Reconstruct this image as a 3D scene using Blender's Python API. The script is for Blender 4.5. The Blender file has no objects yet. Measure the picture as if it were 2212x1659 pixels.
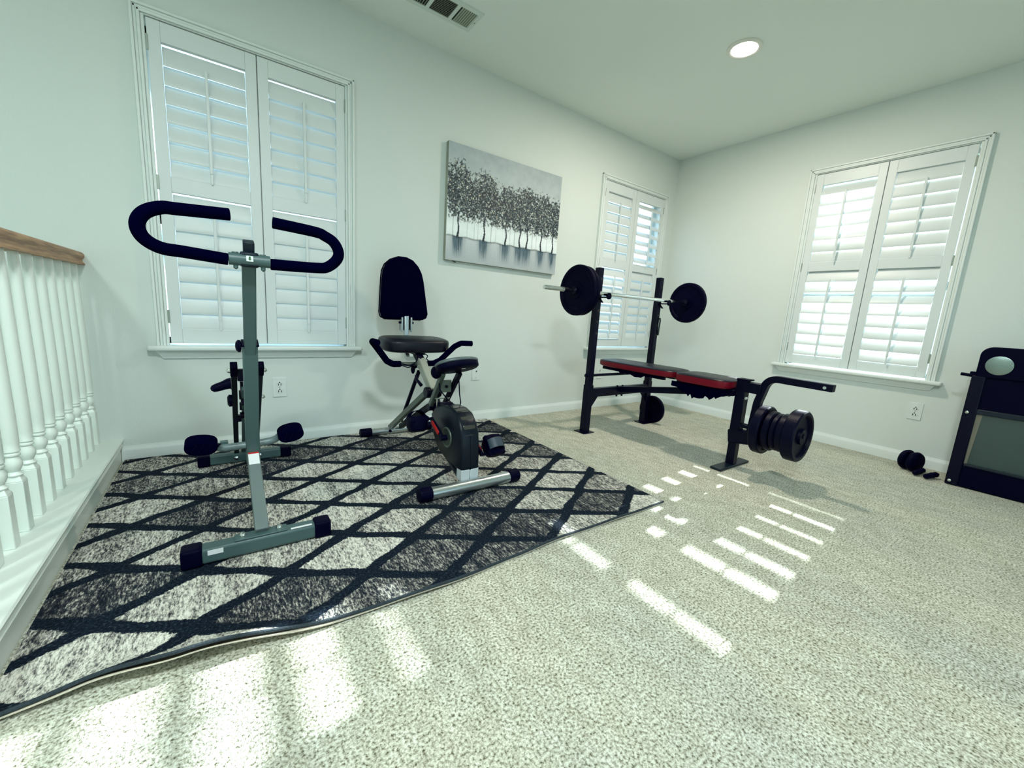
import bpy, bmesh, math, random
from math import pi, sin, cos, radians as R
from mathutils import Vector as V, Matrix as M

random.seed(4)
S = bpy.context.scene
COL = S.collection

# ------------------------------------------------------------------ camera
cd = bpy.data.cameras.new('camera'); cam = bpy.data.objects.new('camera', cd); COL.objects.link(cam)
cd.sensor_fit = 'HORIZONTAL'; cd.sensor_width = 36; cd.lens = 879.98/2212*36; cd.clip_start = .02
RX = V((0.81510347, -0.57590725, 0.06274686)); UY = V((0.04851881, 0.17579646, 0.98323015)); FZ = V((0.57728005, 0.79838991, -0.17123464))
m = M.Identity(4)
for i in range(3):
    m[i][0] = RX[i]; m[i][1] = UY[i]; m[i][2] = -FZ[i]
m.translation = V((-3.8045, -2.6591, .8439))
cam.matrix_world = m
S.camera = cam

# ------------------------------------------------------------------ world, sun, exposure
w = bpy.data.worlds.new('sky'); S.world = w; w.use_nodes = True
bg = w.node_tree.nodes['Background']
_t = w.node_tree; _g = _t.nodes.new('ShaderNodeTexCoord'); _s = _t.nodes.new('ShaderNodeSeparateXYZ'); _r = _t.nodes.new('ShaderNodeValToRGB')
_m = _t.nodes.new('ShaderNodeMapRange'); _m.inputs['From Min'].default_value = -1
_e = _r.color_ramp.elements; _e[0].position = .44; _e[0].color = (.12, .14, .13, 1); _e[1].position = .52; _e[1].color = (.62, .86, 1, 1)
_x = _e.new(1.0); _x.color = (.34, .62, 1, 1)
_t.links.new(_g.outputs['Generated'], _s.inputs[0]); _t.links.new(_s.outputs['Z'], _m.inputs['Value']); _t.links.new(_m.outputs[0], _r.inputs[0]); _t.links.new(_r.outputs[0], bg.inputs[0])
bg.inputs[1].default_value = 2.6
sl = bpy.data.lights.new('sun', 'SUN'); sl.energy = 23; sl.angle = R(.5); sl.color = (.93, 1, 1)
sun = bpy.data.objects.new('sun', sl); COL.objects.link(sun)
sun.rotation_mode = 'QUATERNION'
sun.rotation_quaternion = V((-1, -.083, -.445)).to_track_quat('-Z', 'Y')
sun.location = (4, 1, 4)
S.view_settings.view_transform = 'Standard'; S.view_settings.look = 'None'
S.view_settings.gamma = 1; S.view_settings.use_curve_mapping = False
S.view_settings.exposure = .46
def can_or_fill_lamp(x, y, power, col=(1, .95, .86), size=.11, spread=180):
    l = bpy.data.lights.new('can_or_fill_light', 'AREA'); l.shape = 'DISK'; l.size = size; l.energy = power; l.color = col; l.spread = R(spread)
    o = bpy.data.objects.new('can_or_fill_light', l); COL.objects.link(o); o.location = (x, y, 2.428)
can_or_fill_lamp(-1.243, -1.205, 19, (1, .90, .78))
can_or_fill_lamp(-3.7, -2.9, 40, (.89, .99, 1), .34)  # added fill light above and behind the camera, no fixture
can_or_fill_lamp(-5.1, -2.4, 22, (.82, 1, .97), .34)  # added fill light over the stairwell, out of view, no fixture

# ------------------------------------------------------------------ materials
def lin(c):
    return tuple(((x/255)/12.92 if x/255 <= .04045 else ((x/255+.055)/1.055)**2.4) for x in c)
def mat(name, col, rough=.5, metal=0, bump=None, spec=None, var=None, emit=None):
    """col: linear rgb; bump: (scale, strength); var: (scale, amount)"""
    mt = bpy.data.materials.new(name); mt.use_nodes = True
    nt = mt.node_tree; b = nt.nodes['Principled BSDF']
    b.inputs['Base Color'].default_value = (*col, 1); b.inputs['Roughness'].default_value = rough; b.inputs['Metallic'].default_value = metal
    if spec is not None: b.inputs['Specular IOR Level'].default_value = spec
    tc = nt.nodes.new('ShaderNodeTexCoord')
    if var:
        n = nt.nodes.new('ShaderNodeTexNoise'); n.inputs['Scale'].default_value = var[0]; n.inputs['Detail'].default_value = 4
        nt.links.new(tc.outputs['Object'], n.inputs['Vector'])
        mx = nt.nodes.new('ShaderNodeMix'); mx.data_type = 'RGBA'
        a = [max(0, c*(1-var[1])) for c in col]; bb = [min(1, c*(1+var[1])) for c in col]
        mx.inputs['A'].default_value = (*a, 1); mx.inputs['B'].default_value = (*bb, 1)
        nt.links.new(n.outputs['Fac'], mx.inputs['Factor']); nt.links.new(mx.outputs['Result'], b.inputs['Base Color'])
    if bump:
        n = nt.nodes.new('ShaderNodeTexNoise'); n.inputs['Scale'].default_value = bump[0]; n.inputs['Detail'].default_value = 3
        nt.links.new(tc.outputs['Object'], n.inputs['Vector'])
        bp = nt.nodes.new('ShaderNodeBump'); bp.inputs['Strength'].default_value = bump[1]; bp.inputs['Distance'].default_value = .003
        nt.links.new(n.outputs['Fac'], bp.inputs['Height']); nt.links.new(bp.outputs['Normal'], b.inputs['Normal'])
    if emit:
        b.inputs['Emission Color'].default_value = (*emit[0], 1); b.inputs['Emission Strength'].default_value = emit[1]
    return mt
WALL = mat('wall_paint', (.70, .76, .72), .75, bump=(140, .25), var=(1.2, .02))
CEIL = mat('ceiling_paint', (.82, .88, .83), .85, bump=(120, .2), var=(1.5, .02))
TRIM = mat('white_trim', (.76, .82, .79), .4, var=(3, .015))
SHUT = mat('shutter_paint', (.71, .765, .755), .38, var=(3, .015))
BALM = mat('baluster_paint', (.76, .82, .76), .35, var=(4, .02))
BLACK = mat('black_foam', (.0003, .0004, .012), .9, bump=(400, .3), spec=.01)
BLKM = mat('black_metal', (.0006, .0010, .012), .36, bump=(300, .1), spec=.14)
BLKP = mat('black_plastic', (.0004, .0005, .012), .5, bump=(350, .15), spec=.05)
VINYL = mat('black_vinyl', (.002, .003, .010), .36, bump=(220, .25), spec=.28)
REDV = mat('red_vinyl', (.17, .003, .014), .4, bump=(220, .15), spec=.2)
GREY = mat('grey_green_metal', (.055, .105, .105), .42, bump=(260, .12), var=(8, .08))
DGREY = mat('dark_green_grey_metal', (.006, .014, .024), .42, bump=(260, .12), spec=.25)
SILV = mat('silver_tube', (.50, .55, .55), .28, metal=.9, bump=(200, .05))
OLIV = mat('satin_silver_grey', (.10, .13, .11), .4, metal=.5, bump=(200, .05))
CHROME = mat('chrome', (.75, .78, .76), .12, metal=1)
REDP = mat('red_plastic', (.45, .012, .010), .35)
WHT = mat('white_label', (.75, .78, .78), .5, bump=(300, .05))
GREEN = mat('green_print', (.01, .10, .02), .5)
PLATE = mat('outlet_plastic', (.74, .80, .77), .3)
SLOT = mat('dark_slot', (.004, .006, .006), .6)
HINGE = mat('hinge_metal', (.33, .38, .33), .35, metal=.5)
RUBBER = mat('black_rubber', (.0004, .0005, .012), .55, bump=(180, .3), spec=.05)
IRON = mat('cast_iron_paint', (.0006, .001, .012), .38, bump=(160, .35), spec=.10)
SHELLM = mat('dark_teal_plastic', (.003, .007, .014), .34, bump=(500, .08), spec=.2)

def wood():
    mt = mat('oak_handrail', (.36, .17, .06), .45); nt = mt.node_tree; b = nt.nodes['Principled BSDF']
    tc = nt.nodes.new('ShaderNodeTexCoord'); mp = nt.nodes.new('ShaderNodeMapping'); mp.inputs['Scale'].default_value = (40, 2.5, 40)
    n = nt.nodes.new('ShaderNodeTexNoise'); n.inputs['Scale'].default_value = 3; n.inputs['Detail'].default_value = 8
    cr = nt.nodes.new('ShaderNodeValToRGB'); cr.color_ramp.elements[0].color = (.22, .085, .025, 1); cr.color_ramp.elements[1].color = (.50, .27, .11, 1)
    cr.color_ramp.elements[0].position = .35; cr.color_ramp.elements[1].position = .65
    nt.links.new(tc.outputs['Object'], mp.inputs['Vector']); nt.links.new(mp.outputs['Vector'], n.inputs['Vector'])
    nt.links.new(n.outputs['Fac'], cr.inputs['Fac']); nt.links.new(cr.outputs['Color'], b.inputs['Base Color'])
    return mt
OAK = wood()

class NT:
    """tiny node helper"""
    def __init__(s, name):
        s.m = bpy.data.materials.new(name); s.m.use_nodes = True; s.t = s.m.node_tree; s.b = s.t.nodes['Principled BSDF']
    def n(s, typ, ins=None, **kw):
        x = s.t.nodes.new(typ)
        for k, v in kw.items(): setattr(x, k, v)
        for k, v in (ins or {}).items():
            if hasattr(v, 'node'): s.t.links.new(v, x.inputs[k])
            else: x.inputs[k].default_value = v
        return x
    def math(s, op, a, b=0.0, c=None):
        ins = {0: a, 1: b}
        if c is not None: ins[2] = c
        return s.n('ShaderNodeMath', ins, operation=op).outputs[0]
    def mix(s, f, a, b):
        return s.n('ShaderNodeMix', {'Factor': f, 'A': a, 'B': b}, data_type='RGBA').outputs['Result']
    def ramp(s, f, stops):
        x = s.n('ShaderNodeValToRGB', {'Fac': f}); e = x.color_ramp.elements
        while len(e) < len(stops): e.new(.5)
        for i, (p, c) in enumerate(stops): e[i].position = p; e[i].color = (*c, 1) if len(c) == 3 else c
        return x.outputs['Color']

def carpet():
    k = NT('beige_carpet'); tc = k.n('ShaderNodeTexCoord').outputs['Object']
    fine = k.n('ShaderNodeTexNoise', {'Vector': tc, 'Scale': 150.0, 'Detail': 3.0, 'Roughness': .65}).outputs['Fac']
    mp = k.n('ShaderNodeMapping', {'Vector': tc, 'Scale': (1.0, .45, 1.0), 'Rotation': (0, 0, .5)}).outputs['Vector']
    mid = k.n('ShaderNodeTexNoise', {'Vector': mp, 'Scale': 26.0, 'Detail': 4.0, 'Roughness': .6}).outputs['Fac']
    big = k.n('ShaderNodeTexNoise', {'Vector': mp, 'Scale': 2.2, 'Detail': 3.0}).outputs['Fac']
    c1 = k.ramp(fine, [(.32, (.085, .085, .05)), (.45, (.42, .42, .345)), (.60, (.72, .745, .66))])
    c2 = k.ramp(mid, [(.3, (.80, .78, .74)), (.7, (1.10, 1.10, 1.10))])
    c3 = k.ramp(big, [(.35, (.92, .93, .93)), (.65, (1.06, 1.03, .98))])
    x = k.n('ShaderNodeMix', {'Factor': 1.0, 'A': c1, 'B': c2}, data_type='RGBA', blend_type='MULTIPLY').outputs['Result']
    x = k.n('ShaderNodeMix', {'Factor': 1.0, 'A': x, 'B': c3}, data_type='RGBA', blend_type='MULTIPLY').outputs['Result']
    k.t.links.new(x, k.b.inputs['Base Color'])
    k.b.inputs['Roughness'].default_value = 1; k.b.inputs['Specular IOR Level'].default_value = .1
    h = k.math('ADD', fine, k.math('MULTIPLY', mid, .8))
    bp = k.n('ShaderNodeBump', {'Height': h, 'Strength': .7, 'Distance': .006})
    k.t.links.new(bp.outputs[0], k.b.inputs['Normal'])
    return k.m
CARPET = carpet()

def rugmat():
    k = NT('trellis_rug_pile'); tc = k.n('ShaderNodeTexCoord').outputs['Object']
    wob = k.n('ShaderNodeTexNoise', {'Vector': tc, 'Scale': 7.0, 'Detail': 3.0})
    sc = k.n('ShaderNodeVectorMath', {0: wob.outputs['Color'], 1: (.5, .5, .5)}, operation='SUBTRACT').outputs[0]
    sc = k.n('ShaderNodeVectorMath', {0: sc, 'Scale': .035}, operation='SCALE').outputs[0]
    p = k.n('ShaderNodeVectorMath', {0: tc, 1: sc}, operation='ADD').outputs[0]
    fz = k.n('ShaderNodeTexNoise', {'Vector': tc, 'Scale': 160.0, 'Detail': 1.0})
    fs = k.n('ShaderNodeVectorMath', {0: fz.outputs['Color'], 1: (.5, .5, .5)}, operation='SUBTRACT').outputs[0]
    fs = k.n('ShaderNodeVectorMath', {0: fs, 'Scale': .014}, operation='SCALE').outputs[0]
    p = k.n('ShaderNodeVectorMath', {0: p, 1: fs}, operation='ADD').outputs[0]
    s = k.n('ShaderNodeSeparateXYZ', {0: p})
    u = k.math('DIVIDE', k.math('ADD', s.outputs['X'], 4.10), .2111)
    w_ = k.math('DIVIDE', k.math('ADD', k.math('MULTIPLY', s.outputs['Y'], -1.0), -.27), .135)
    # ogee: flatten the lines near the crossings
    ww = k.math('ADD', w_, k.math('MULTIPLY', k.math('SINE', k.math('MULTIPLY', w_, 2*pi)), -.035))
    a = k.math('MULTIPLY', k.math('SUBTRACT', u, ww), .5); b = k.math('MULTIPLY', k.math('ADD', u, ww), .5)
    def dist(v): # distance to nearest integer
        f = k.math('FRACT', v); return k.math('MINIMUM', f, k.math('SUBTRACT', 1.0, f))
    d = k.math('MINIMUM', dist(a), dist(b))
    line = k.n('ShaderNodeMapRange', {'Value': d, 'From Min': .080, 'From Max': .095, 'To Min': 1.0, 'To Max': 0.0}).outputs[0]
    cell = k.n('ShaderNodeCombineXYZ', {0: k.math('FLOOR', a), 1: k.math('FLOOR', b), 2: 3.7}).outputs[0]
    rnd = k.n('ShaderNodeTexWhiteNoise', {'Vector': cell}, noise_dimensions='3D').outputs['Value']
    # heather streaks
    m1 = k.n('ShaderNodeMapping', {'Vector': tc, 'Scale': (1.0, .30, 1.0)}).outputs['Vector']
    n1 = k.n('ShaderNodeTexNoise', {'Vector': m1, 'Scale': 190.0, 'Detail': 3.0, 'Roughness': .75}).outputs['Fac']
    m2 = k.n('ShaderNodeMapping', {'Vector': tc, 'Scale': (1.0, .12, 1.0)}).outputs['Vector']
    n2 = k.n('ShaderNodeTexNoise', {'Vector': m2, 'Scale': 38.0, 'Detail': 2.0}).outputs['Fac']
    t = k.math('ADD', k.math('MULTIPLY', k.math('SUBTRACT', n1, .5), 1.9), k.math('MULTIPLY', k.math('SUBTRACT', n2, .5), .55))
    lev = k.ramp(rnd, [(0, (.30, .30, .30)), (.22, (.34, .34, .34)), (.32, (.50, .50, .50)), (.7, (.61, .61, .61)), (1, (.72, .72, .72))])
    lev = k.n('ShaderNodeSeparateColor', {0: lev}).outputs[0]
    t = k.math('ADD', t, lev)
    c = k.ramp(t, [(.12, (.008, .013, .022)), (.34, (.055, .06, .065)), (.5, (.26, .25, .225)), (.68, (.56, .55, .48)), (.9, (.80, .79, .70))])
    dk = k.ramp(fz.outputs['Fac'], [(.35, (.002, .005, .012)), (.6, (.008, .016, .028)), (.8, (.05, .065, .08))])
    c = k.mix(line, c, dk)
    k.t.links.new(c, k.b.inputs['Base Color'])
    k.b.inputs['Roughness'].default_value = 1; k.b.inputs['Specular IOR Level'].default_value = .1
    bp = k.n('ShaderNodeBump', {'Height': k.math('ADD', n1, k.math('MULTIPLY', line, .35)), 'Strength': .8, 'Distance': .006})
    k.t.links.new(bp.outputs[0], k.b.inputs['Normal'])
    return k.m
RUG = rugmat()
RUGB = mat('rug_backing', (.62, .56, .46), .9, bump=(300, .6), var=(120, .2))
RUGE = mat('rug_serged_edge', (.020, .032, .042), .95, bump=(260, .8), var=(160, .7))

def glassmat():
    mt = bpy.data.materials.new('window_glass'); mt.use_nodes = True; nt = mt.node_tree
    nt.nodes.remove(nt.nodes['Principled BSDF'])
    tr = nt.nodes.new('ShaderNodeBsdfTransparent'); tr.inputs[0].default_value = (.95, .97, .97, 1)
    gl = nt.nodes.new('ShaderNodeBsdfGlossy'); gl.inputs['Roughness'].default_value = .02
    mx = nt.nodes.new('ShaderNodeMixShader'); mx.inputs[0].default_value = .04
    nt.links.new(tr.outputs[0], mx.inputs[1]); nt.links.new(gl.outputs[0], mx.inputs[2])
    nt.links.new(mx.outputs[0], nt.nodes['Material Output'].inputs[0])
    return mt
GLASS = glassmat()
DIFF = mat('lamp_diffuser', (.9, .88, .8), .5, emit=((1, .96, .88), 9))

# ------------------------------------------------------------------ mesh helpers
class MB:
    def __init__(s): s.b = bmesh.new()
    def box(s, c, d, rot=None):
        g = bmesh.ops.create_cube(s.b, size=1)['verts']
        bmesh.ops.scale(s.b, vec=d, verts=g)
        if rot is not None: bmesh.ops.transform(s.b, matrix=rot.to_4x4(), verts=g)
        bmesh.ops.translate(s.b, vec=c, verts=g); return s
    def bb(s, a, b):
        a, b = V(a), V(b); return s.box((a+b)/2, [abs(x) for x in (b-a)])
    def frame(s, p0, p1, up=(0, 0, 1)):
        z = (V(p1)-V(p0)).normalized(); up = V(up)
        if abs(z.dot(up)) > .97: up = V((0, 1, 0))
        x = up.cross(z).normalized(); y = z.cross(x)
        return x, y, z
    def loft(s, rings, cap=True, closed=False):
        vs = [[s.b.verts.new(p) for p in r] for r in rings]; n = len(vs[0])
        R_ = range(len(vs)) if closed else range(len(vs)-1)
        for i in R_:
            a, b = vs[i], vs[(i+1) % len(vs)]
            for j in range(n):
                s.b.faces.new((a[j], a[(j+1) % n], b[(j+1) % n], b[j]))
        if cap and not closed:
            s.b.faces.new(list(reversed(vs[0]))); s.b.faces.new(vs[-1])
        return s
    def bar(s, p0, p1, w, h, up=(0, 0, 1)):
        x, y, z = s.frame(p0, p1, up); p0, p1 = V(p0), V(p1)
        q = [(-1, -1), (1, -1), (1, 1), (-1, 1)]
        return s.loft([[p+x*a*w/2+y*b*h/2 for a, b in q] for p in (p0, p1)])
    def cyl(s, p0, p1, r, r2=None, n=24):
        x, y, z = s.frame(p0, p1); r2 = r if r2 is None else r2
        return s.loft([[V(p)+(x*cos(2*pi*i/n)+y*sin(2*pi*i/n))*rr for i in range(n)] for p, rr in ((p0, r), (p1, r2))])
    def lathe(s, prof, o, axis=(0, 0, 1), n=28, up=(0, 0, 1)):
        """prof: (r, h) along axis"""
        x, y, z = s.frame((0, 0, 0), axis, up); o = V(o)
        return s.loft([[o+z*h+(x*cos(2*pi*i/n)+y*sin(2*pi*i/n))*max(r, .0004) for i in range(n)] for r, h in prof])
    def tube(s, pts, r, n=14, rect=None, cap=True):
        pts = [V(p) for p in pts]; rings = []; x0 = None
        for i, p in enumerate(pts):
            t = (pts[min(i+1, len(pts)-1)]-pts[max(i-1, 0)]).normalized()
            if x0 is None:
                up = V((0, 0, 1)) if abs(t.z) < .9 else V((0, 1, 0))
                x0 = up.cross(t).normalized()
            x0 = (x0-t*x0.dot(t)).normalized(); y0 = t.cross(x0)
            if rect:
                rings.append([p+x0*a*rect[0]/2+y0*b*rect[1]/2 for a, b in ((-1, -1), (1, -1), (1, 1), (-1, 1))])
            else:
                rr = r[i] if isinstance(r, (list, tuple)) else r
                rings.append([p+(x0*cos(2*pi*j/n)+y0*sin(2*pi*j/n))*rr for j in range(n)])
        return s.loft(rings, cap)
    def prism(s, poly, ext):
        ext = V(ext); poly = [V(p) for p in poly]
        a = [s.b.verts.new(p) for p in poly]; b = [s.b.verts.new(p+ext) for p in poly]; n = len(a)
        s.b.faces.new(list(reversed(a))); s.b.faces.new(b)
        for i in range(n): s.b.faces.new((a[i], a[(i+1) % n], b[(i+1) % n], b[i]))
        return s
    def ball(s, c, r, sc=(1, 1, 1), rot=None, n=20):
        g = bmesh.ops.create_uvsphere(s.b, u_segments=n, v_segments=n//2, radius=r)['verts']
        bmesh.ops.scale(s.b, vec=sc, verts=g)
        if rot is not None: bmesh.ops.transform(s.b, matrix=rot.to_4x4(), verts=g)
        bmesh.ops.translate(s.b, vec=c, verts=g); return s
    def torus(s, c, R0, r0, axis=(1, 0, 0), n=32, k=10, a0=0, a1=2*pi):
        x, y, z = s.frame((0, 0, 0), axis); c = V(c); full = abs(a1-a0-2*pi) < 1e-3
        rings = []
        for i in range(n if full else n+1):
            t = a0+(a1-a0)*i/n; d = x*cos(t)+y*sin(t)
            rings.append([c+d*(R0+r0*cos(2*pi*j/k))+z*r0*sin(2*pi*j/k) for j in range(k)])
        return s.loft(rings, not full, full)
def build(name, mb, mt, parent=None, bevel=0, smooth=35, seg=2):
    b = mb.b
    bmesh.ops.recalc_face_normals(b, faces=b.faces)
    off = parent['_o'] if parent is not None else (0, 0, 0)
    if any(off): bmesh.ops.translate(b, vec=-V(off), verts=b.verts)
    me = bpy.data.meshes.new(name); b.to_mesh(me); b.free()
    me.materials.append(mt)
    if smooth: me.shade_smooth(); me.set_sharp_from_angle(angle=R(smooth))
    o = bpy.data.objects.new(name, me); COL.objects.link(o)
    if parent is not None: o.parent = parent; o['_o'] = list(off)
    else: o['_o'] = [0, 0, 0]
    if bevel:
        md = o.modifiers.new('bevel', 'BEVEL'); md.width = bevel; md.segments = seg; md.limit_method = 'ANGLE'; md.angle_limit = R(40); md.harden_normals = False
    return o
def thing(name, loc, label=None, cat=None, group=None, kind=None):
    o = bpy.data.objects.new(name, None); COL.objects.link(o); o.location = loc; o.empty_display_size = .05
    o['_o'] = list(loc)
    return tag(o, label, cat, group, kind)
def tag(o, label=None, cat=None, group=None, kind=None):
    if label: o['label'] = label
    if cat: o['category'] = cat
    if group: o['group'] = group
    if kind: o['kind'] = kind
    return o
def struct(name, mb, mt, **kw): return tag(build(name, mb, mt, **kw), kind='structure')
def fillet(pts, r, n=7):
    """round the inner corners of a polyline"""
    pts = [V(p) for p in pts]; out = [pts[0]]
    for i in range(1, len(pts)-1):
        p = pts[i]; a = pts[i-1]-p; b = pts[i+1]-p
        rr = r[i-1] if isinstance(r, (list, tuple)) else r
        ang = a.angle(b); t = min(rr/math.tan(ang/2), a.length*.49, b.length*.49)
        A, B = p+a.normalized()*t, p+b.normalized()*t
        for k in range(n+1):
            f = k/n; out.append(A*(1-f)**2+p*2*f*(1-f)+B*f*f)
    out.append(pts[-1]); return out

# ------------------------------------------------------------------ room shell
H = 2.44; T = .14; XL = -5.9; YB = -6.0; XS = -4.40
WZ0, WZ1 = .585, 2.035
def wallA():
    m = MB()
    holes = [(-4.035, -3.145), (-1.040, -.155)]
    xs = XL
    for a, b in holes:
        m.bb((xs, 0, -1.4), (a, T, H)); m.bb((a, 0, -1.4), (b, T, WZ0-.01)); m.bb((a, 0, WZ1), (b, T, H)); xs = b
    m.bb((xs, 0, -1.4), (T, T, H)); return m
struct('wall_back', wallA(), WALL, smooth=0)
def wallB():
    m = MB(); a, b = -1.205, -2.105
    m.bb((0, 0, -.2), (T, a, H)); m.bb((0, a, -.2), (T, b, WZ0-.01)); m.bb((0, a, WZ1), (T, b, H)); m.bb((0, b, -.2), (T, YB, H)); return m
struct('wall_right', wallB(), WALL, smooth=0)
struct('wall_left', MB().bb((XL-T, T, -1.4), (XL, YB, H)), WALL, smooth=0)
# the wall behind the photographer, with an unseen window added to let in fill daylight
def wallF():
    m = MB(); a, b = -3.6, -1.0
    m.bb((XL-T, YB, -1.4), (a, YB-T, H)); m.bb((b, YB, -1.4), (T, YB-T, H)); m.bb((a, YB, -1.4), (b, YB-T, .35)); m.bb((a, YB, 2.2), (b, YB-T, H)); return m
struct('wall_front', wallF(), WALL, smooth=0)
wf = MB()
for x in (-3.6, -2.75, -1.9, -1.04): wf.bb((x, YB, .35), (x+.04, YB-.06, 2.2))
wf.bb((-3.6, YB, .35), (-1.0, YB-.06, .39)).bb((-3.6, YB, 2.16), (-1.0, YB-.06, 2.2))
w4 = tag(thing('added_fill_window', (-2.3, YB, .35)), kind='structure')
build('fill_window_frame', wf, TRIM, w4); build('glass_pane', MB().bb((-3.58, YB-.025, .37), (-1.02, YB-.03, 2.18)), GLASS, w4, smooth=0)
struct('ceiling', MB().bb((XL-T, T, H), (T, YB-T, H+.12)), CEIL, smooth=0)
struct('floor', MB().bb((XS, 0, -.2), (0, YB, 0)), CARPET, smooth=0)
struct('floor_stairwell', MB().bb((XL, 0, -1.4), (XS, YB, -1.3)), CARPET, smooth=0)
struct('wall_stairwell', MB().bb((XS, 0, -1.3), (XS+.05, YB, -.2)), WALL, smooth=0)
# baseboards: flat board, eased stepped top
def base_prof(ax):
    pr = [(0, 0), (.014, 0), (.014, .052), (.012, .060), (.007, .068), (.005, .076), (0, .076)]
    m = MB()
    if ax == 'A': m.prism([(-4.23, -d, z) for d, z in pr], (4.23, 0, 0))
    else: m.prism([(-d, 0, z) for d, z in pr], (0, YB, 0))
    return m
struct('baseboard_back', base_prof('A'), TRIM)
struct('baseboard_right', base_prof('B'), TRIM)
# curb under the railing, with cap lip and bead
cp = [(XS, 0), (-4.232, 0), (-4.232, .070), (-4.226, .074), (-4.222, .082), (-4.226, .090), (-4.230, .094), (-4.230, .100), (-4.219, .104), (-4.217, .112), (-4.221, .117), (XS-.02, .117), (XS-.02, .098), (XS, .094)]
struct('trim_1', MB().prism([(x, 0, z) for x, z in cp], (0, -4.6, 0)), BALM)

# ------------------------------------------------------------------ windows with plantation shutters
def window(name, x0, wall, tilts, gap=None, drop=0.):
    Wd = .940
    def P(u, d, z): return V((x0+u, -d, z)) if wall == 'A' else V((-d, x0-u, z))
    du = V((1, 0, 0)) if wall == 'A' else V((0, -1, 0))
    root = thing(name, P(Wd/2, 0, .57)); tag(root, kind='structure')
    def bx(m, u0, d0, z0, u1, d1, z1): m.bb(P(u0, d0, z0), P(u1, d1, z1)); return m
    # casing: stepped moulding, three sides
    def side(m, uo, ui):
        s_ = 1 if ui > uo else -1
        for a, b, d in ((0, .012, .024), (.012, .024, .017), (.024, .036, .021), (.036, .049, .012)):
            bx(m, uo+s_*a, 0, .575, uo+s_*b, d, 2.075-a)
    m = MB(); side(m, 0, .05); build('casing', m, TRIM, root, bevel=.003)
    m = MB(); side(m, Wd, Wd-.05); build('casing', m, TRIM, root, bevel=.003)
    m = MB()
    for a, b, d in ((0, .012, .024), (.012, .024, .017), (.024, .036, .021), (.036, .041, .012)):
        bx(m, a, 0, 2.075-a, Wd-a, d, 2.075-b)
    build('casing', m, TRIM, root, bevel=.003)
    # jamb liner inside the wall
    m = MB()
    bx(m, .022, -.135, .57, .032, .0, 2.045); bx(m, Wd-.032, -.135, .57, Wd-.022, 0, 2.045); bx(m, .022, -.135, 2.036, Wd-.022, 0, 2.046)
    build('jamb', m, TRIM, root)
    m = MB(); bx(m, -.035, -.13, .553, Wd+.035, .055, .578); build('sill', m, TRIM, root, bevel=.009, seg=3)
    pr = [(0, .553), (.034, .553), (.030, .540), (.016, .525), (.012, .512), (0, .508)]
    m = MB(); a, b = P(-.005, 0, 0), P(Wd+.005, 0, 0)
    ring0 = [P(-.008+.03*(.553-z)/.045, d, z) for d, z in pr]; ring1 = [P(Wd+.008-.03*(.553-z)/.045, d, z) for d, z in pr]
    m.loft([ring0, ring1]); build('apron', m, TRIM, root)
    # outer sash and glass
    m = MB()
    for u0, u1, z0, z1 in ((.03, .07, .575, 2.04), (Wd-.07, Wd-.03, .575, 2.04), (.03, Wd-.03, .575, .615), (.03, Wd-.03, 2.0, 2.04), (.03, Wd-.03, 1.166, 1.228)):
        bx(m, u0, -.12, z0, u1, -.095, z1)
    build('sash', m, TRIM, root, bevel=.003)
    m = MB(); bx(m, .05, -.109, .59, Wd-.05, -.106, 2.02); build('glass_pane', m, GLASS, root, smooth=0)
    # two hinged shutter panels
    pw = (Wd-.049*2)/2
    for k in range(2):
        u0 = .0495+k*pw+(.0015 if k else 0.0); u1 = u0+pw-.0030; st = .047
        if gap == k == 0: u0 += .0045
        if gap == k == 1: u1 -= .0045
        zb, zt = .588, 2.030
        m = MB()
        bx(m, u0, -.020, zb, u0+st, .008, zt); bx(m, u1-st, -.020, zb, u1, .008, zt)
        for z0, z1 in ((zb, .661), (1.311, 1.379), (1.948, zt)): bx(m, u0+st, -.019, z0, u1-st, .007, z1)
        if k == 0: bx(m, u1-.012, -.030, zb, u1+.014, -.0215, zt)
        if gap != k: bx(m, (u0-.012 if k == 0 else u1-.010), -.034, zb-.01, (u0+.010 if k == 0 else u1+.012), -.0215, zt)
        pan = build('shutter_panel', m, SHUT, root, bevel=.0015)
        for zi, (z0, z1, n) in enumerate(((1.379, 1.948, 7), (.661, 1.311, 8))):
            s_ = (z1-z0)/n; m = MB(); ch = .0889
            for i in range(n):
                zc = z0+s_*(i+.5)-drop*(i+1)/n
                tt = tilts[k][zi]
                t = R(tt(i, n) if callable(tt) else tt)
                ring = []
                for j in range(14):
                    a = 2*pi*j/14; c_ = cos(a)*ch/2; e = sin(a)*.0055
                    ring.append((c_*cos(t)+e*sin(t)-.006, -c_*sin(t)+e*cos(t)))
                m.loft([[P(u, d, zc+z) for d, z in ring] for u in (u0+st+.0015, u1-st-.0015)])
            build('louvers', m, SHUT, pan, smooth=60)
            uc = (u0+u1)/2
            tt = tilts[k][zi]; t0 = R(tt(n//2, n) if callable(tt) else tt)
            dr = -.006+ch/2*cos(t0)+.010; dz = -ch/2*sin(t0)
            m = MB(); bx(m, uc-.0065, dr-.0045, z0+s_*.72+dz*.3, uc+.0065, dr+.0055, z1-s_*.55+dz*.5)
            m.bb(P(uc-.005, dr-.003, z0+s_*.25+dz*.3-.012), P(uc+.005, dr+.004, z0+s_*.72+dz*.3))
            build('tilt_rod', m, SHUT, pan, bevel=.002)
        ue = u0-.001 if k == 0 else u1+.001
        for z in (.72, 1.345, 1.93):
            m = MB(); m.bb(P(ue-.0045, .004, z-.032), P(ue+.0045, .0115, z+.032))
            build('hinge', m, HINGE, pan, bevel=.001)
    return root
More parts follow.
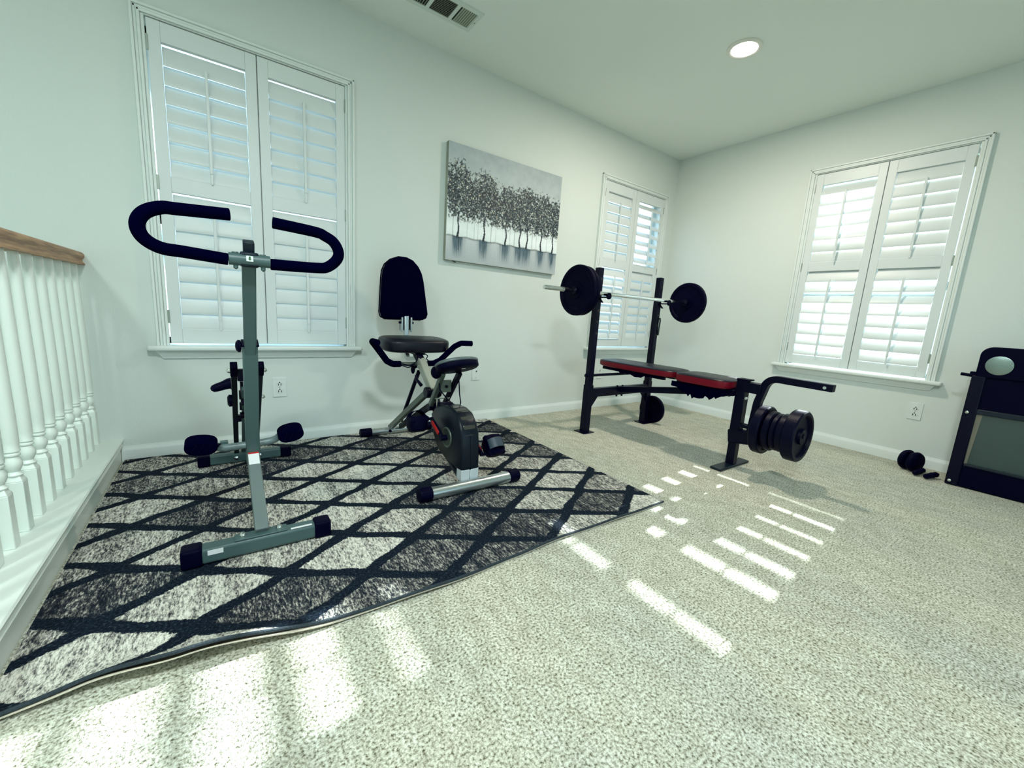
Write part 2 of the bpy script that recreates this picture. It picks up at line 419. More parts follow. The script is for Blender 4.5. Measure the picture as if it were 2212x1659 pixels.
window('window_1', -4.062, 'A', ((76, 79), (78, 82)), gap=0, drop=.010)
window('window_2', -1.067, 'A', ((74, 58), (42, 74)))
window('window_3', -1.184, 'B', ((lambda i, n: (84, 82, 66, 51, 50, 50, 52)[i], lambda i, n: (62, 62, 63, 62, 60, 62, 64, 72)[i]), (82, lambda i, n: (66, 72, 73, 67, 61, 60, 62, 74)[i])), gap=1)

# ------------------------------------------------------------------ railing
rp = [(-.030, 0), (.030, 0), (.030, .006), (.024, .014), (.022, .024), (.030, .034), (.031, .044), (.024, .054), (.010, .059), (-.010, .059), (-.024, .054), (-.031, .044), (-.030, .034), (-.022, .024), (-.024, .014), (-.030, .006)]
o = build('handrail', MB().prism([(-4.315+x, 0, .935+z) for x, z in rp], (0, -3.4, 0)), OAK, smooth=50)
tag(o, 'oak handrail running along the top of the white balusters', 'handrail')
def bal_parts(t, x, y):
    m = MB(); s = .0185; z0 = .117
    m.bb((x-s, y-s, z0), (x+s, y+s, .272))
    m.loft([[(x+a*k, y+b*k, z) for a, b in ((-1, -1), (1, -1), (1, 1), (-1, 1))] for z, k in ((.272, s), (.290, s*.55))])
    build('square_foot', m, BALM, t, bevel=.002)
    prof = [(.011, .284), (.016, .288), (.017, .292), (.0125, .297), (.011, .301), (.0150, .310), (.0185, .320), (.0180, .332), (.0135, .341), (.012, .346), (.0165, .350), (.017, .354), (.0135, .358), (.0175, .362), (.0175, .366), (.0155, .370), (.0175, .39), (.0178, .45), (.0165, .60), (.0140, .80), (.0120, .937)]
    build('turned_spindle', MB().lathe(prof, (x, y, 0), n=20), BALM, t, smooth=40)
ords = ['first', 'second', 'third', 'fourth', 'fifth', 'sixth', 'seventh', 'eighth', 'ninth', 'tenth', 'eleventh', 'twelfth', 'thirteenth', 'fourteenth']
b0 = thing('baluster', (-4.312, -.058, .117)); bal_parts(b0, -4.312, -.058)
for k in range(14):
    if k == 0: t = b0
    else:
        t = b0.copy(); COL.objects.link(t); t.location = (-4.312, -.058-.1085*k, .117)
        for ch in list(b0.children):
            c = ch.copy(); COL.objects.link(c); c.parent = t
    tag(t, 'white turned baluster under the oak handrail, %s from the window wall' % ords[k], 'baluster', 'balusters of the stair railing')

# ------------------------------------------------------------------ wall plates
def outlet(P, label, duplex=True):
    t = thing('wall_outlet' if duplex else 'cable_plate', P(0, 0, 0)); tag(t, label, 'outlet' if duplex else 'wall plate')
    m = MB(); m.bb(P(-.035, 0, -.057), P(.035, .005, .057)); build('cover_plate', m, PLATE, t, bevel=.002)
    ax = P(0, 1, 0)-P(0, 0, 0)
    if duplex:
        for z in (.020, -.020):
            m = MB(); m.lathe([(.0168, 0), (.0168, .0055), (.0155, .0068), (.0004, .0068)], P(0, 0, z), ax, n=20)
            r = build('receptacle', m, PLATE, t)
            m = MB(); m.bb(P(-.0086, .006, z-.009), P(-.0046, .0076, z+.003)).bb(P(.0046, .006, z-.009), P(.0086, .0076, z+.003))
            m.cyl(P(0, .006, z+.009), P(0, .0076, z+.009), .0036, n=10)
            build('slots', m, SLOT, r)
        build('screw', MB().cyl(P(0, .004, 0), P(0, .0062, 0), .003, n=10), HINGE, t)
    else:
        build('jack', MB().cyl(P(0, .004, .012), P(0, .010, .012), .0048, n=12), SLOT, t)
        build('screw', MB().cyl(P(0, .004, -.040), P(0, .0062, -.040), .003, n=10), HINGE, t)
    return t
def PA(x, z): return lambda u, d, zz: V((x+u, -d, z+zz))
def PB(y, z): return lambda u, d, zz: V((-d, y-u, z+zz))
outlet(PA(-3.540, .337), 'white duplex outlet on the wall under the large left window')
outlet(PA(-.86, .335), 'white duplex outlet low on the wall behind the weight bench')
outlet(PB(-2.062, .362), 'white duplex outlet on the right wall below the window sill')
outlet(PA(-2.228, .379), 'white cable jack plate on the wall right of the exercise bike', False)

# ------------------------------------------------------------------ painting
def painting():
    t = thing('canvas_painting', (-2.039, 0, 1.176), 'unframed canvas of a row of dark trees with reflections, on the long wall', 'painting')
    x0, x1, z0, z1 = -2.534, -1.547, 1.176, 1.922
    m = MB(); m.bb((x0, -.001, z0), (x1, -.034, z1)); build('canvas_sides', m, mat('canvas_edge', (.33, .35, .28), .8, var=(9, .4), bump=(300, .3)), t)
    import numpy as np
    rs = np.random.RandomState(5)
    nx, nz = 330, 250
    U, Z = np.meshgrid(np.linspace(0, 1, nx), np.linspace(0, 1, nz))
    def smooth(a, k):
        for _ in range(k):
            a = (a+np.roll(a, 1, 0)+np.roll(a, -1, 0)+np.roll(a, 1, 1)+np.roll(a, -1, 1))/5
        return a
    nz1 = rs.rand(nz, nx); soft = smooth(rs.rand(nz, nx), 40); soft = (soft-soft.min())/(soft.max()-soft.min())
    streak = smooth(rs.rand(nz, nx), 2)
    hs = np.repeat(smooth(rs.rand(1, nx), 1), nz, 0)
    sky = np.stack([.36+.34*(1-Z)*1.3, .43+.35*(1-Z)*1.3, .45+.33*(1-Z)*1.3], -1)
    C = sky+(soft[..., None]-.5)*.10
    wat = .60-.16*(1-Z/.22)
    hz = .215
    low = Z < hz
    C[low] = np.stack([wat, wat+.05, wat+.07], -1)[low]
    mist = np.exp(-((Z-.30)/.10)**2)*(Z > hz)
    C += mist[..., None]*.22
    trees = [(.09, .86), (.20, .74), (.30, .83), (.40, .72), (.49, .76), (.56, .74), (.62, .77), (.69, .80), (.76, .72), (.83, .77), (.89, .70), (.95, .75)]
    # foliage
    dens = np.full_like(U, -9.)
    for cx, top in trees:
        cz = .56; rz = (top-.40)/2+.02
        dens = np.maximum(dens, 1-((U-cx)/.125)**2-((Z-(.36+rz))/rz)**2)
    base_d = dens.copy(); sm = smooth(rs.rand(nz, nx), 5); dens = dens+np.clip((sm-.5)*5, -.8, .8)*(base_d > -.35)-(base_d <= -.35)*3
    fol = dens > .05
    edge = np.clip(dens*2.4, 0, 1)
    blob = smooth(rs.rand(nz, nx), 1); blob = (blob-blob.mean())/blob.std()
    dark = np.array([.006, .016, .026]); midc = np.array([.09, .14, .15]); pale = np.array([.66, .70, .62]); gold = np.array([.78, .68, .45])
    fc = np.where((blob > 1.35)[..., None], pale, np.where((blob > .25)[..., None], midc, dark))
    g = smooth(rs.rand(nz, nx), 2); g = (g-g.mean())/g.std()
    fc = np.where(((g > 2.0) & (blob > 0))[..., None], gold, fc)
    a = np.where(fol, .5+.5*edge, 0)[..., None]*(Z > .33)[..., None]
    a = a*np.clip((Z-.33)/.05, 0, 1)[..., None]
    C = C*(1-a)+fc*a
    # trunks, shore, reflections
    for cx, top in [q for q in trees if q[0] in (.09, .30, .49, .62, .69, .83, .95)]:
        wv = cx+.004*np.sin(Z*40+cx*30)
        tr = (np.abs(U-wv) < .0055+.004*np.clip((.30-Z)/.1, 0, 1)) & (Z > hz-.02) & (Z < .44)
        C[tr] = dark*1.2
        rr = np.exp(-((U-cx)/.038)**2)*np.clip((Z-.02)/.2, 0, 1)*(Z < hz)*(.5+1.1*hs**2)*2.2
        C = C*(1-np.clip(rr, 0, .93)[..., None])+np.array([.05, .11, .15])*np.clip(rr, 0, .93)[..., None]
        dr = (np.abs(U-cx-.006) < .002) & (Z < hz) & (Z > .05+.08*((cx*7) % 1))
        C[dr] = C[dr]*.35
    for cx in (.05, .16, .22, .25, .36, .40, .53, .57, .74, .78, .89):
        tr = (np.abs(U-cx) < .0018) & (Z > hz) & (Z < .40); C[tr] = C[tr]*.55
    sh = np.exp(-((Z-hz-.004*np.sin(U*50))/.007)**2)*(.55+.45*hs); C = C*(1-sh[..., None]*.9)+dark*sh[..., None]*.9
    C = np.clip(C*(.94+.12*nz1[..., None]), 0, 1)
    me = bpy.data.meshes.new('painted_face')
    vs = np.stack([x0+U*(x1-x0), np.full_like(U, -.0352), z0+Z*(z1-z0)], -1).reshape(-1, 3)-np.array(t['_o'])
    idx = np.arange(nx*nz).reshape(nz, nx)
    f = np.stack([idx[:-1, :-1], idx[:-1, 1:], idx[1:, 1:], idx[1:, :-1]], -1).reshape(-1, 4)
    me.vertices.add(len(vs)); me.vertices.foreach_set('co', vs.ravel().astype('f'))
    me.loops.add(f.size); me.loops.foreach_set('vertex_index', f.ravel().astype('i'))
    me.polygons.add(len(f)); me.polygons.foreach_set('loop_start', np.arange(0, f.size, 4).astype('i'))
    me.update(); me.validate()
    ca = me.color_attributes.new('paint', 'FLOAT_COLOR', 'POINT')
    ca.data.foreach_set('color', np.concatenate([C, np.ones((nz, nx, 1))], -1).ravel().astype('f'))
    k = NT('tree_painting'); at = k.n('ShaderNodeVertexColor', layer_name='paint')
    k.t.links.new(at.outputs[0], k.b.inputs['Base Color']); k.b.inputs['Roughness'].default_value = .55
    bp = k.n('ShaderNodeBump', {'Height': at.outputs[0], 'Strength': .3, 'Distance': .002}); k.t.links.new(bp.outputs[0], k.b.inputs['Normal'])
    me.materials.append(k.m)
    o = bpy.data.objects.new('painted_face', me); COL.objects.link(o); o.parent = t
    m = MB(); m.bar((-2.475, -.012, 1.178), (-2.445, -.020, 1.166), .012, .004); build('hanging_clip', m, SLOT, t)
painting()

# ------------------------------------------------------------------ ceiling fixtures
def can():
    t = thing('recessed_light', (-1.243, -1.205, H), 'round recessed ceiling light, switched on', 'ceiling light')
    o = (-1.243, -1.205, H)
    build('trim_ring', MB().lathe([(.094, 0), (.094, -.004), (.088, -.009), (.078, -.010), (.070, -.006), (.069, 0)], o, n=48), mat('lamp_trim', (.8, .79, .72), .4), t)
    build('diffuser', MB().lathe([(.069, 0), (.069, -.0065), (.050, -.009), (.0004, -.0095)], o, n=48), DIFF, t)
can()
def vent():
    t = thing('ceiling_vent', (-2.75, -.35, H), 'white three-section air register on the ceiling by the long wall', 'vent')
    x0, x1, y0, y1 = -2.975, -2.545, -.443, -.262
    m = MB(); z = H; ya, yb = y0+.026, y1-.026
    m.bb((x0, y0, z-.007), (x1, ya, z)).bb((x0, yb, z-.007), (x1, y1, z))
    for a, c in ((x0, x0+.028), (x1-.028, x1), (-2.690, -2.671), (-2.823, -2.804)): m.bb((a, ya, z-.007), (c, yb, z))
    build('frame', m, mat('vent_paint', (.68, .76, .70), .5), t, smooth=0)
    build('duct_opening', MB().bb((x0+.02, y0+.02, z-.0012), (x1-.02, y1-.02, z-.0002)), SLOT, t, smooth=0)
    VP = mat('vent_slat_paint', (.36, .42, .32), .5)
    m = MB()
    for k in range(8):
        x = -2.663+.0122*k; m.box((x+.006, -.3525, z-.006), (.0078, .128, .0012), M.Rotation(R(25), 3, 'Y'))
    build('slats', m, VP, t, smooth=0)
    m = MB()
    for k in range(11):
        y = -.413+.0118*k; m.box((-2.747, y+.003, z-.006), (.114, .0048, .0012), M.Rotation(R(40), 3, 'X'))
    build('slats', m, VP, t, smooth=0)
    m = MB()
    for k in range(9):
        x = -2.940+.0128*k; m.box((x+.004, -.3525, z-.006), (.0048, .128, .0012), M.Rotation(R(-40), 3, 'Y'))
    build('slats', m, VP, t, smooth=0)
    build('screw', MB().cyl((-2.556, -.352, z-.009), (-2.556, -.352, z-.006), .004, n=10), HINGE, t)
vent()

# ------------------------------------------------------------------ rug
def rug():
    t = thing('area_rug', (-3.2, -.85, 0), 'dark and cream diamond trellis area rug on the carpet under the machines', 'rug')
    xa, xb = -4.222, -2.128
    fr = [(-4.222, -1.572), (-4.084, -1.575), (-3.907, -1.615), (-3.576, -1.640), (-3.286, -1.652), (-3.0, -1.634), (-2.735, -1.622), (-2.4, -1.632), (-2.176, -1.628), (-2.128, -1.628)]
    def fy(x):
        for (a, b), (c, d) in zip(fr, fr[1:]):
            if x <= c: f = (x-a)/(c-a); f = f*f*(3-2*f); return b+(d-b)*f
        return fr[-1][1]
    def lift(x, v):   # wavy raised front edge
        e = max(0, 1-v/.10)**2
        return e*(.042*math.exp(-((x+3.90)/.22)**2)+.011*math.exp(-((x+3.35)/.16)**2)+.004*math.exp(-((x+2.85)/.12)**2)+.006*math.exp(-((x+2.45)/.10)**2))
    nx, ny = 260, 190
    def sheet(dz, name, mt, inset=0., th=.007):
        m = MB(); vs = []
        for i in range(nx+1):
            x = xa+inset+(xb-xa-2*inset)*i/nx; row = []
            y0 = fy(x)+inset+(.009*math.exp(-((x+3.85)/.30)**4) if name == 'pile' else 0); y1 = -.020-inset
            for j in range(ny+1):
                f = (j/ny)**1.25; y = y0+(y1-y0)*f
                row.append(m.b.verts.new((x, y, dz+lift(x, y-y0)+th)))
            vs.append(row)
        for i in range(nx):
            for j in range(ny): m.b.faces.new((vs[i][j], vs[i+1][j], vs[i+1][j+1], vs[i][j+1]))
        bd = [vs[i][0] for i in range(nx+1)]+[vs[nx][j] for j in range(1, ny+1)]+[vs[i][ny] for i in range(nx-1, -1, -1)]+[vs[0][j] for j in range(ny-1, 0, -1)]
        lo = [m.b.verts.new(v.co-V((0, 0, th))) for v in bd]; n = len(bd)
        for i in range(n): m.b.faces.new((bd[i], lo[i], lo[(i+1) % n], bd[(i+1) % n]))
        return build(name, m, mt, t)
    p_ = sheet(.0045, 'pile', RUG, .002, .008)
    sheet(.0005, 'backing', RUGB, 0., .004)
    # keep the pattern in room coordinates
    m = MB(); pts = []
    for i in range(141):
        x = xa+.002+(xb-xa-.004)*i/140; pts.append((x, fy(x)+.001+.009*math.exp(-((x+3.85)/.30)**4), .0095+lift(x, 0)))
    m.tube(pts, .0045, n=8); build('serged_edge', m, RUGE, t)
    m = MB(); m.tube([(xb-.001, -1.626, .008), (xb-.001, -.9, .008), (xb-.001, -.022, .008)], .0045, n=8); build('serged_edge', m, RUGE, t)
rug()
# rug pattern uses object coordinates: shift them back to the room frame
for n_ in RUG.node_tree.nodes:
    if n_.type == 'TEX_COORD':
        mp = RUG.node_tree.nodes.new('ShaderNodeMapping'); mp.inputs['Location'].default_value = (-3.2, -.85, 0)
        ls = [l.to_socket for l in n_.outputs['Object'].links]
        for s_ in ls: RUG.node_tree.links.new(mp.outputs[0], s_)
        RUG.node_tree.links.new(n_.outputs['Object'], mp.inputs[0]); break

# ------------------------------------------------------------------ upright exercise rider (left)
def rider():
    X = -3.725
    t = thing('exercise_rider', (X, -.8, .012), 'grey upright exercise machine with looped black foam handlebar and foot pads', 'exercise machine')
    z0 = .0125
    # front and rear stabilisers
    fy_, fz = -1.178, z0+.030
    build('front_stabiliser', MB().tube([(X-.165, fy_, fz), (X+.165, fy_, fz)], .028, rect=(.050, .052)), GREY, t, bevel=.010, seg=3)
    for s in (-1, 1):
        build('end_cap', MB().tube([(X+s*.158, fy_, fz+.001), (X+s*.212, fy_, fz+.001)], .03, rect=(.058, .060)), BLKP, t, bevel=.008, seg=3)
    m = MB(); m.bb((X-.075, fy_-.022, fz+.026), (X+.075, fy_+.022, fz+.031)); build('base_plate', m, GREY, t, bevel=.002)
    for s in (-1, 1): build('bolt', MB().lathe([(.010, 0), (.010, .006), (.006, .012), (.0004, .013)], (X+s*.052, fy_, fz+.031), n=14), CHROME, t)
    build('sticker', MB().bb((X-.145, fy_-.0254, fz+.004), (X-.105, fy_-.0264, fz+.020)), WHT, t, smooth=0)
    build('sticker', MB().bb((X+.085, fy_-.022, fz+.0262), (X+.150, fy_-.012, fz+.0272)), WHT, t, smooth=0)
    ry, rz = -.268, z0+.027
    build('rear_stabiliser', MB().tube([(X-.165, ry, rz), (X+.155, ry, rz)], .026, rect=(.042, .048)), GREY, t, bevel=.008, seg=3)
    for s in (-1, 1): build('end_cap', MB().tube([(X+s*.150, ry, rz), (X+s*.200, ry, rz)], .03, rect=(.052, .054)), BLKP, t, bevel=.006)
    for dx in (-.045, .055): build('bolt', MB().lathe([(.012, 0), (.010, .005), (.0004, .008)], (X+dx, ry-.021, rz), (0, -1, 0), n=14), CHROME, t)
    for dx in (-.018, -.006, .012): build('bolt', MB().cyl((X+dx, ry, rz+.022), (X+dx, ry, rz+.042), .004, n=10), BLKM, t)
    # lower leg of the post, bent to the upper post
    kn = V((X, -.880, .270))
    low = V((X+.002, fy_, fz+.030))
    build('lower_post', MB().tube([low, kn+V((0, -.004, -.018))], .02, rect=(.040, .040)), mat('grey_metal_lower', (.13, .17, .165), .4, var=(5, .1)), t, bevel=.004)
    top2 = V((X-.0, -1.022, .688))
    build('post', MB().tube([kn+V((0, .012, -.05)), top2], .02, rect=(.044, .044)), GREY, t, bevel=.004)
    build('upper_post', MB().tube([top2-V((0, -.01, .04)), V((X, -1.172, .962))], .02, rect=(.036, .036)), GREY, t, bevel=.004)
    build('upper_post_end', MB().tube([V((X, -1.165, .935)), V((X, -1.195, 1.002))], .02, rect=(.0285, .028)), DGREY, t, bevel=.003)
    d = (top2-kn).normalized()
    build('collar', MB().tube([top2-d*.004, top2+d*.004], .02, rect=(.050, .050)), BLKP, t, bevel=.002)
    m = MB(); m.lathe([(.010, 0), (.020, .003), (.021, .010), (.014, .016), (.004, .018)], top2+V((-.024, 0, -.010)), (-1, 0, 0), n=16); build('knob', m, BLKP, t)
    # warning label on the post
    a = kn+V((0, -.022, -.055)); 
    ld = (low-kn).normalized(); nrm = V((0, -1, 0)).cross(V((1, 0, 0)))
    up2 = (low-(kn+V((0, -.004, -.018)))).normalized(); out = V((0, up2.z, -up2.y)).normalized()
    if out.y > 0: out = -out
    st = kn+V((0, -.004, -.018))
    for s0, s1, mt in ((.008, .020, REDP), (.020, .070, WHT)):
        c = st+up2*((s0+s1)/2)+out*.0205
        rot = M((V((1, 0, 0)), up2, out)).transposed()
        build('label', MB().box(c, (.034, s1-s0, .001), rot), mt, t, smooth=0)
    # foot bar and pads
    yb, zb = -.893, .292
    pts = fillet([(X-.108, yb+.055, zb-.010), (X-.100, yb, zb-.004), (X, yb, zb), (X+.075, yb, zb+.006), (X+.105, yb+.055, zb+.016)], .045)
    build('foot_bar', MB().tube(pts, .0135), mat('worn_foot_bar', (.12, .17, .17), .35, var=(40, .5)), t)
    for s, zc in ((-1, zb+.012), (1, zb+.025)):
        cx = X+(-.155 if s < 0 else .128); ang = -.10 if s < 0 else .05
        out_ = []
        for k in range(28):
            a = 2*pi*k/28; r = (abs(cos(a))**2.5+abs(sin(a))**2.5)**(-1/2.5)
            out_.append((r*cos(a)*(.048 if s < 0 else .045), r*sin(a)*(.026 if sin(a) > 0 else .028)))
        rot = M.Rotation(R(-5 if s < 0 else 10)*-1, 3, 'Y')
        poly = [V((cx, yb-.028, zc))+rot@V((x, 0, z)) for x, z in out_]
        build('foot_pad', MB().prism(poly, (0, .060, .012)), BLACK, t, bevel=.008, seg=3)
        m = MB()
        for q in (-.020, .0, .020):
            m.tube([V((cx, yb-.030, zc))+rot@V((q+.006*sin(z*120), 0, z)) for z in (-.015, -.007, .001, .009, .015)], .0016, n=6)
        build('tread_ribs', m, BLKP, t)
        build('pad_mount', MB().cyl((X+s*.098, yb+.02, zb+(.0 if s < 0 else .012)), (cx-s*.035, yb, zc), .009), BLKM, t)
        build('bracket', MB().bb((X+s*.088-.012, yb+.016, zb-.002), (X+s*.088+.012, yb+.034, zb+.017)), GREY, t, bevel=.002)
    # rear uprights folded towards the post
    for s in (-1, 1):
        a = V((X+s*.042, -.268, .065)); b = V((X+s*.044, -.735, .540))
        build('rear_upright', MB().tube([a, b], .01, rect=(.020, .026)), DGREY, t, bevel=.002)
        dd = (b-a).normalized()
        build('upright_cap', MB().tube([b-dd*.002, b+dd*.058], .01, rect=(.0245, .031)), BLKP, t, bevel=.003)
        for f in (1.03, .74): 
            c = a+(b-a)*f; build('bolt', MB().lathe([(.010, 0), (.0095, .006), (.006, .011), (.0004, .013)], c+V((s*.012, 0, 0)), (s, 0, 0), n=16), CHROME, t)
    build('top_crossbar', MB().bb((X-.034, -.760, .512), (X+.034, -.735, .560)), BLKM, t, bevel=.003)
    build('middle_crossbar', MB().bb((X-.050, -.520, .285), (X+.050, -.490, .315)), BLKM, t, bevel=.003)
    build('hinge_plate', MB().bb((X-.024, -.70, .400), (X-.014, -.64, .500)).bb((X+.016, -.70, .38), (X+.026, -.64, .48)), BLKM, t, bevel=.002)
    build('link_arm', MB().tube([(X-.015, -.74, .48), (X-.013, -.30, .08)], .01, rect=(.014, .02)), GREY, t, bevel=.002)
    for zc, r_ in ((.43, .020), (.38, .017), (.34, .014)): build('pivot', MB().cyl((X-.028, -.62, zc), (X+.028, -.62, zc), r_), BLKM, t)
    # saddle nose and adjusting disc
    gp = [(X-.055, -.735, .500), (X-.064, -.735, .500), (X-.082, -.740, .494), (X-.102, -.745, .488), (X-.114, -.745, .484), (X-.120, -.745, .482)]
    build('side_grip', MB().tube(gp, [.024, .021, .017, .016, .013, .006]), BLKP, t)
    build('adjusting_knob', MB().lathe([(.010, 0), (.024, .004), (.025, .014), (.016, .020)], (X-.050, -.68, .420), (-1, 0, 0), n=20), BLKP, t)
    # handlebar: T clamp and two foam loops
    Y = -1.200; hz = .948
    rot = M.Rotation(0, 3, 'Y')
    build('handlebar_clamp', MB().cyl((X-.050, Y, hz-.001), (X+.052, Y, hz), .0175), GREY, t)
    m = MB(); m.bb((X-.024, Y-.012, hz-.020), (X+.024, Y+.024, hz+.022)); build('clamp_body', m, DGREY, t, bevel=.006)
    m = MB(); m.bb((X-.0085, Y-.0187, hz-.005), (X+.0085, Y-.0177, hz+.0105)); lb = build('arrow_label', m, WHT, t, smooth=0)
    ar = [(-.0022, .008), (.0022, .008), (.0022, .0005), (.0048, .0015), (0, -.0035), (-.0048, .0015), (-.0022, .0005)]
    build('arrow_print', MB().prism([(X+x, Y-.0191, hz+.001+z) for x, z in ar], (0, .0006, 0)), GREEN, lb, smooth=0)
    for s in (-1, 1):
        build('bolt', MB().lathe([(.009, 0), (.008, .003), (.0004, .004)], (X+s*.034, Y+.002, hz+.0165), n=16), GREY, t)
        build('bolt', MB().lathe([(.006, 0), (.006, .010), (.0004, .014)], (X+s*.034, Y, hz-.016), (0, 0, -1), n=14), GREY, t)
    L = [(-3.776, 0, .944), (-3.872, -.004, .951), (-3.922, -.008, .955), (-3.954, -.015, .975), (-3.963, -.020, 1.006), (-3.948, -.020, 1.036), (-3.915, -.015, 1.055), (-3.876, -.010, 1.059), (-3.767, 0, 1.067)]
    Rr = [(-3.672, 0, .942), (-3.545, 0, .946), (-3.512, -.004, .953), (-3.486, -.008, .978), (-3.481, -.010, 1.003), (-3.495, -.010, 1.030), (-3.520, -.005, 1.046), (-3.548, 0, 1.055), (-3.663, 0, 1.063)]
    def spline(p, n=8):
        p = [V(q) for q in p]; out = []
        for i in range(len(p)-1):
            a, b, c, d_ = p[max(i-1, 0)], p[i], p[i+1], p[min(i+2, len(p)-1)]
            for k in range(n):
                u = k/n; out.append(.5*((2*b)+(c-a)*u+(2*a-5*b+4*c-d_)*u*u+(3*b-a-3*c+d_)*u**3))
        out.append(p[-1]); return out
    for P_ in (L, Rr):
        pts = [(x, Y+y, z) for x, y, z in spline(P_)]
        build('foam_handle', MB().tube(pts, .0165, n=20), BLACK, t, bevel=.002)
rider()

# ------------------------------------------------------------------ folding exercise bike
def superel(c, hx, hy, p=2.6, n=36):
    out = []
    for k in range(n):
        a = 2*pi*k/n; r = (abs(cos(a))**p+abs(sin(a))**p)**(-1/p); out.append((c[0]+r*cos(a)*hx, c[1]+r*sin(a)*hy))
    return out
def pad_loft(m, c, hx, hy, th, p=2.6, rot=None, edge=.014, taper=None):
    rings = []
    for dz, k in ((-th/2, -edge*.8), (-th/2+edge*.5, -edge*.15), (-th/2+edge, 0), (th/2-edge, 0), (th/2-edge*.4, -edge*.25), (th/2, -edge), (th/2+.004, -edge*3)):
        ring = []
        for x, y in superel((0, 0), hx+k, hy+k, p):
            if taper: x *= taper(y/hy)
            v = V((x, y, dz))
            if rot is not None: v = rot@v
            ring.append(V(c)+v)
        rings.append(ring)
    return m.loft(rings)
def bike():
    X = -2.88; z0 = .0125
    t = thing('exercise_bike', (X, -.65, .012), 'folding upright exercise bike with black backrest, silver feet and red crank arms', 'exercise bike')
    fy_ = -1.112
    build('front_foot', MB().cyl((X-.215, fy_, z0+.030), (X+.205, fy_, z0+.030), .0270, n=32), SILV, t)
    for s in (-1, 1):
        m = MB(); n = 40; rings = []
        for xx, r_ in ((0, .0300), (.003, .0325), (.050, .0325), (.056, .0290)):
            rings.append([V((X+s*(.206+xx), fy_, z0+.0325))+V((0, cos(2*pi*i/n), sin(2*pi*i/n)))*(r_-(.0012 if i % 2 and xx < .055 else 0)) for i in range(n)])
        m.loft(rings); build('end_cap', m, BLKP, t, smooth=20)
    ry = -.115
    build('rear_foot', MB().cyl((X-.175, ry, z0+.025), (X+.175, ry, z0+.025), .0220, n=28), SILV, t)
    for s in (-1, 1): build('end_cap', MB().cyl((X+s*.168, ry, z0+.027), (X+s*.238, ry, z0+.027), .0270), BLKP, t, bevel=.004)
    build('foot_bolt', MB().cyl((X-.055, ry-.030, z0+.028), (X-.055, ry-.015, z0+.028), .009), BLKP, t)
    # X frame
    jy, jz = -.655, .400
    for s, a in ((-1, (-.085, .045)), (1, (-.13, .06))):
        build('rear_leg_tube', MB().tube([(X+s*.028-.010, a[0], a[1]), (X+s*.028, jy+.02 if s < 0 else jy-.01, jz-.012 if s < 0 else jz-.05)], .01, rect=(.026, .036)), OLIV if s < 0 else DGREY, t, bevel=.005)
    build('brace_rod', MB().cyl((X, -.455, .478), (X-.005, -.20, .12), .0115), BLKM, t)
    build('seat_tube', MB().tube([(X, -.665, .400), (X, -.475, .545)], .01, rect=(.042, .050)), mat('silver_olive_tube', (.40, .42, .36), .4, metal=.3), t, bevel=.006)
    build('seat_post', MB().tube([(X, -.490, .535), (X-.012, -.42, .605)], .01, rect=(.034, .044)), BLKM, t, bevel=.004)
    build('joint_knuckle', MB().cyl((X-.045, jy, jz-.005), (X+.040, jy, jz-.005), .030), BLKM, t, bevel=.004)
    build('locking_lever', MB().tube([(X-.045, -.60, .425), (X-.055, -.56, .450), (X-.058, -.545, .472)], [.010, .008, .004]), BLKM, t)
    build('locking_knob', MB().ball((-2.914, -.450, .492), .026, (.45, .6, 1.05)).cyl((-2.914, -.450, .496), (-2.885, -.470, .520), .008), BLKP, t)
    build('seat_bolt', MB().lathe([(.008, 0), (.007, .006), (.0004, .009)], (X-.022, -.505, .517), (-1, -.5, 0), n=12), CHROME, t)
    # seat
    m = MB(); pad_loft(m, (X, -.375, .630), .196, .128, .070, 3.6, M.Rotation(R(3), 3, 'X'), .016); build('seat', m, VINYL, t, smooth=60)
    build('seat_bracket', MB().bb((X-.03, -.47, .575), (X+.03, -.33, .602)), BLKM, t, bevel=.003)
    # backrest
    prof = [(-3.022, .800), (-3.013, 1.002), (-3.008, 1.045), (-2.992, 1.082), (-2.958, 1.113), (-2.907, 1.134), (-2.870, 1.134), (-2.830, 1.120), (-2.796, 1.088), (-2.773, 1.048), (-2.760, 1.000), (-2.727, .800), (-2.735, .776), (-2.760, .764), (-2.988, .762), (-3.014, .776)]
    cx, cz = -2.874, .94
    m = MB(); rings = []
    for y, k in ((-.170, .965), (-.176, .99), (-.184, 1), (-.206, 1), (-.214, .985), (-.218, .93)):
        rings.append([(cx+(x-cx)*k, y, cz+(z-cz)*k) for x, z in prof])
    m.loft(rings); build('backrest', m, BLACK, t, smooth=60, bevel=.0)
    m = MB(); rr = []
    build('backrest_trim', MB().tube([(cx+(x-cx)*1.004, -.168, cz+(z-cz)*1.004) for x, z in prof+[prof[0]]], .004, n=8), BLKP, t)
    c = V((-2.868, -.222, .72))
    for xx in (-2.904, -2.846): build('backrest_bracket', MB().bb((xx, -.232, .690), (xx+.010, -.205, .778)), SILV, t, bevel=.002)
    m = MB(); m.bb((-2.905, -.206, .700), (-2.838, -.200, .775)); build('bracket_plate', m, BLKM, t)
    bp = fillet([(-2.870, -.215, .785), (-2.870, -.222, .600), (-2.872, -.250, .525), (-2.878, -.40, .548), (-2.878, -.46, .560)], .05)
    build('backrest_post', MB().tube(bp, .015, rect=(.027, .022)), SILV, t, bevel=.003)
    for s in (-1, 1): build('bracket_bolt', MB().cyl((-2.871+s*.033, -.218, .745), (-2.871+s*.046, -.218, .745), .007, n=12), BLKM, t)
    # side handlebars under the seat
    build('handlebar_crossbar', MB().cyl((X-.14, -.47, .526), (X+.10, -.47, .526), .0110), OLIV, t)
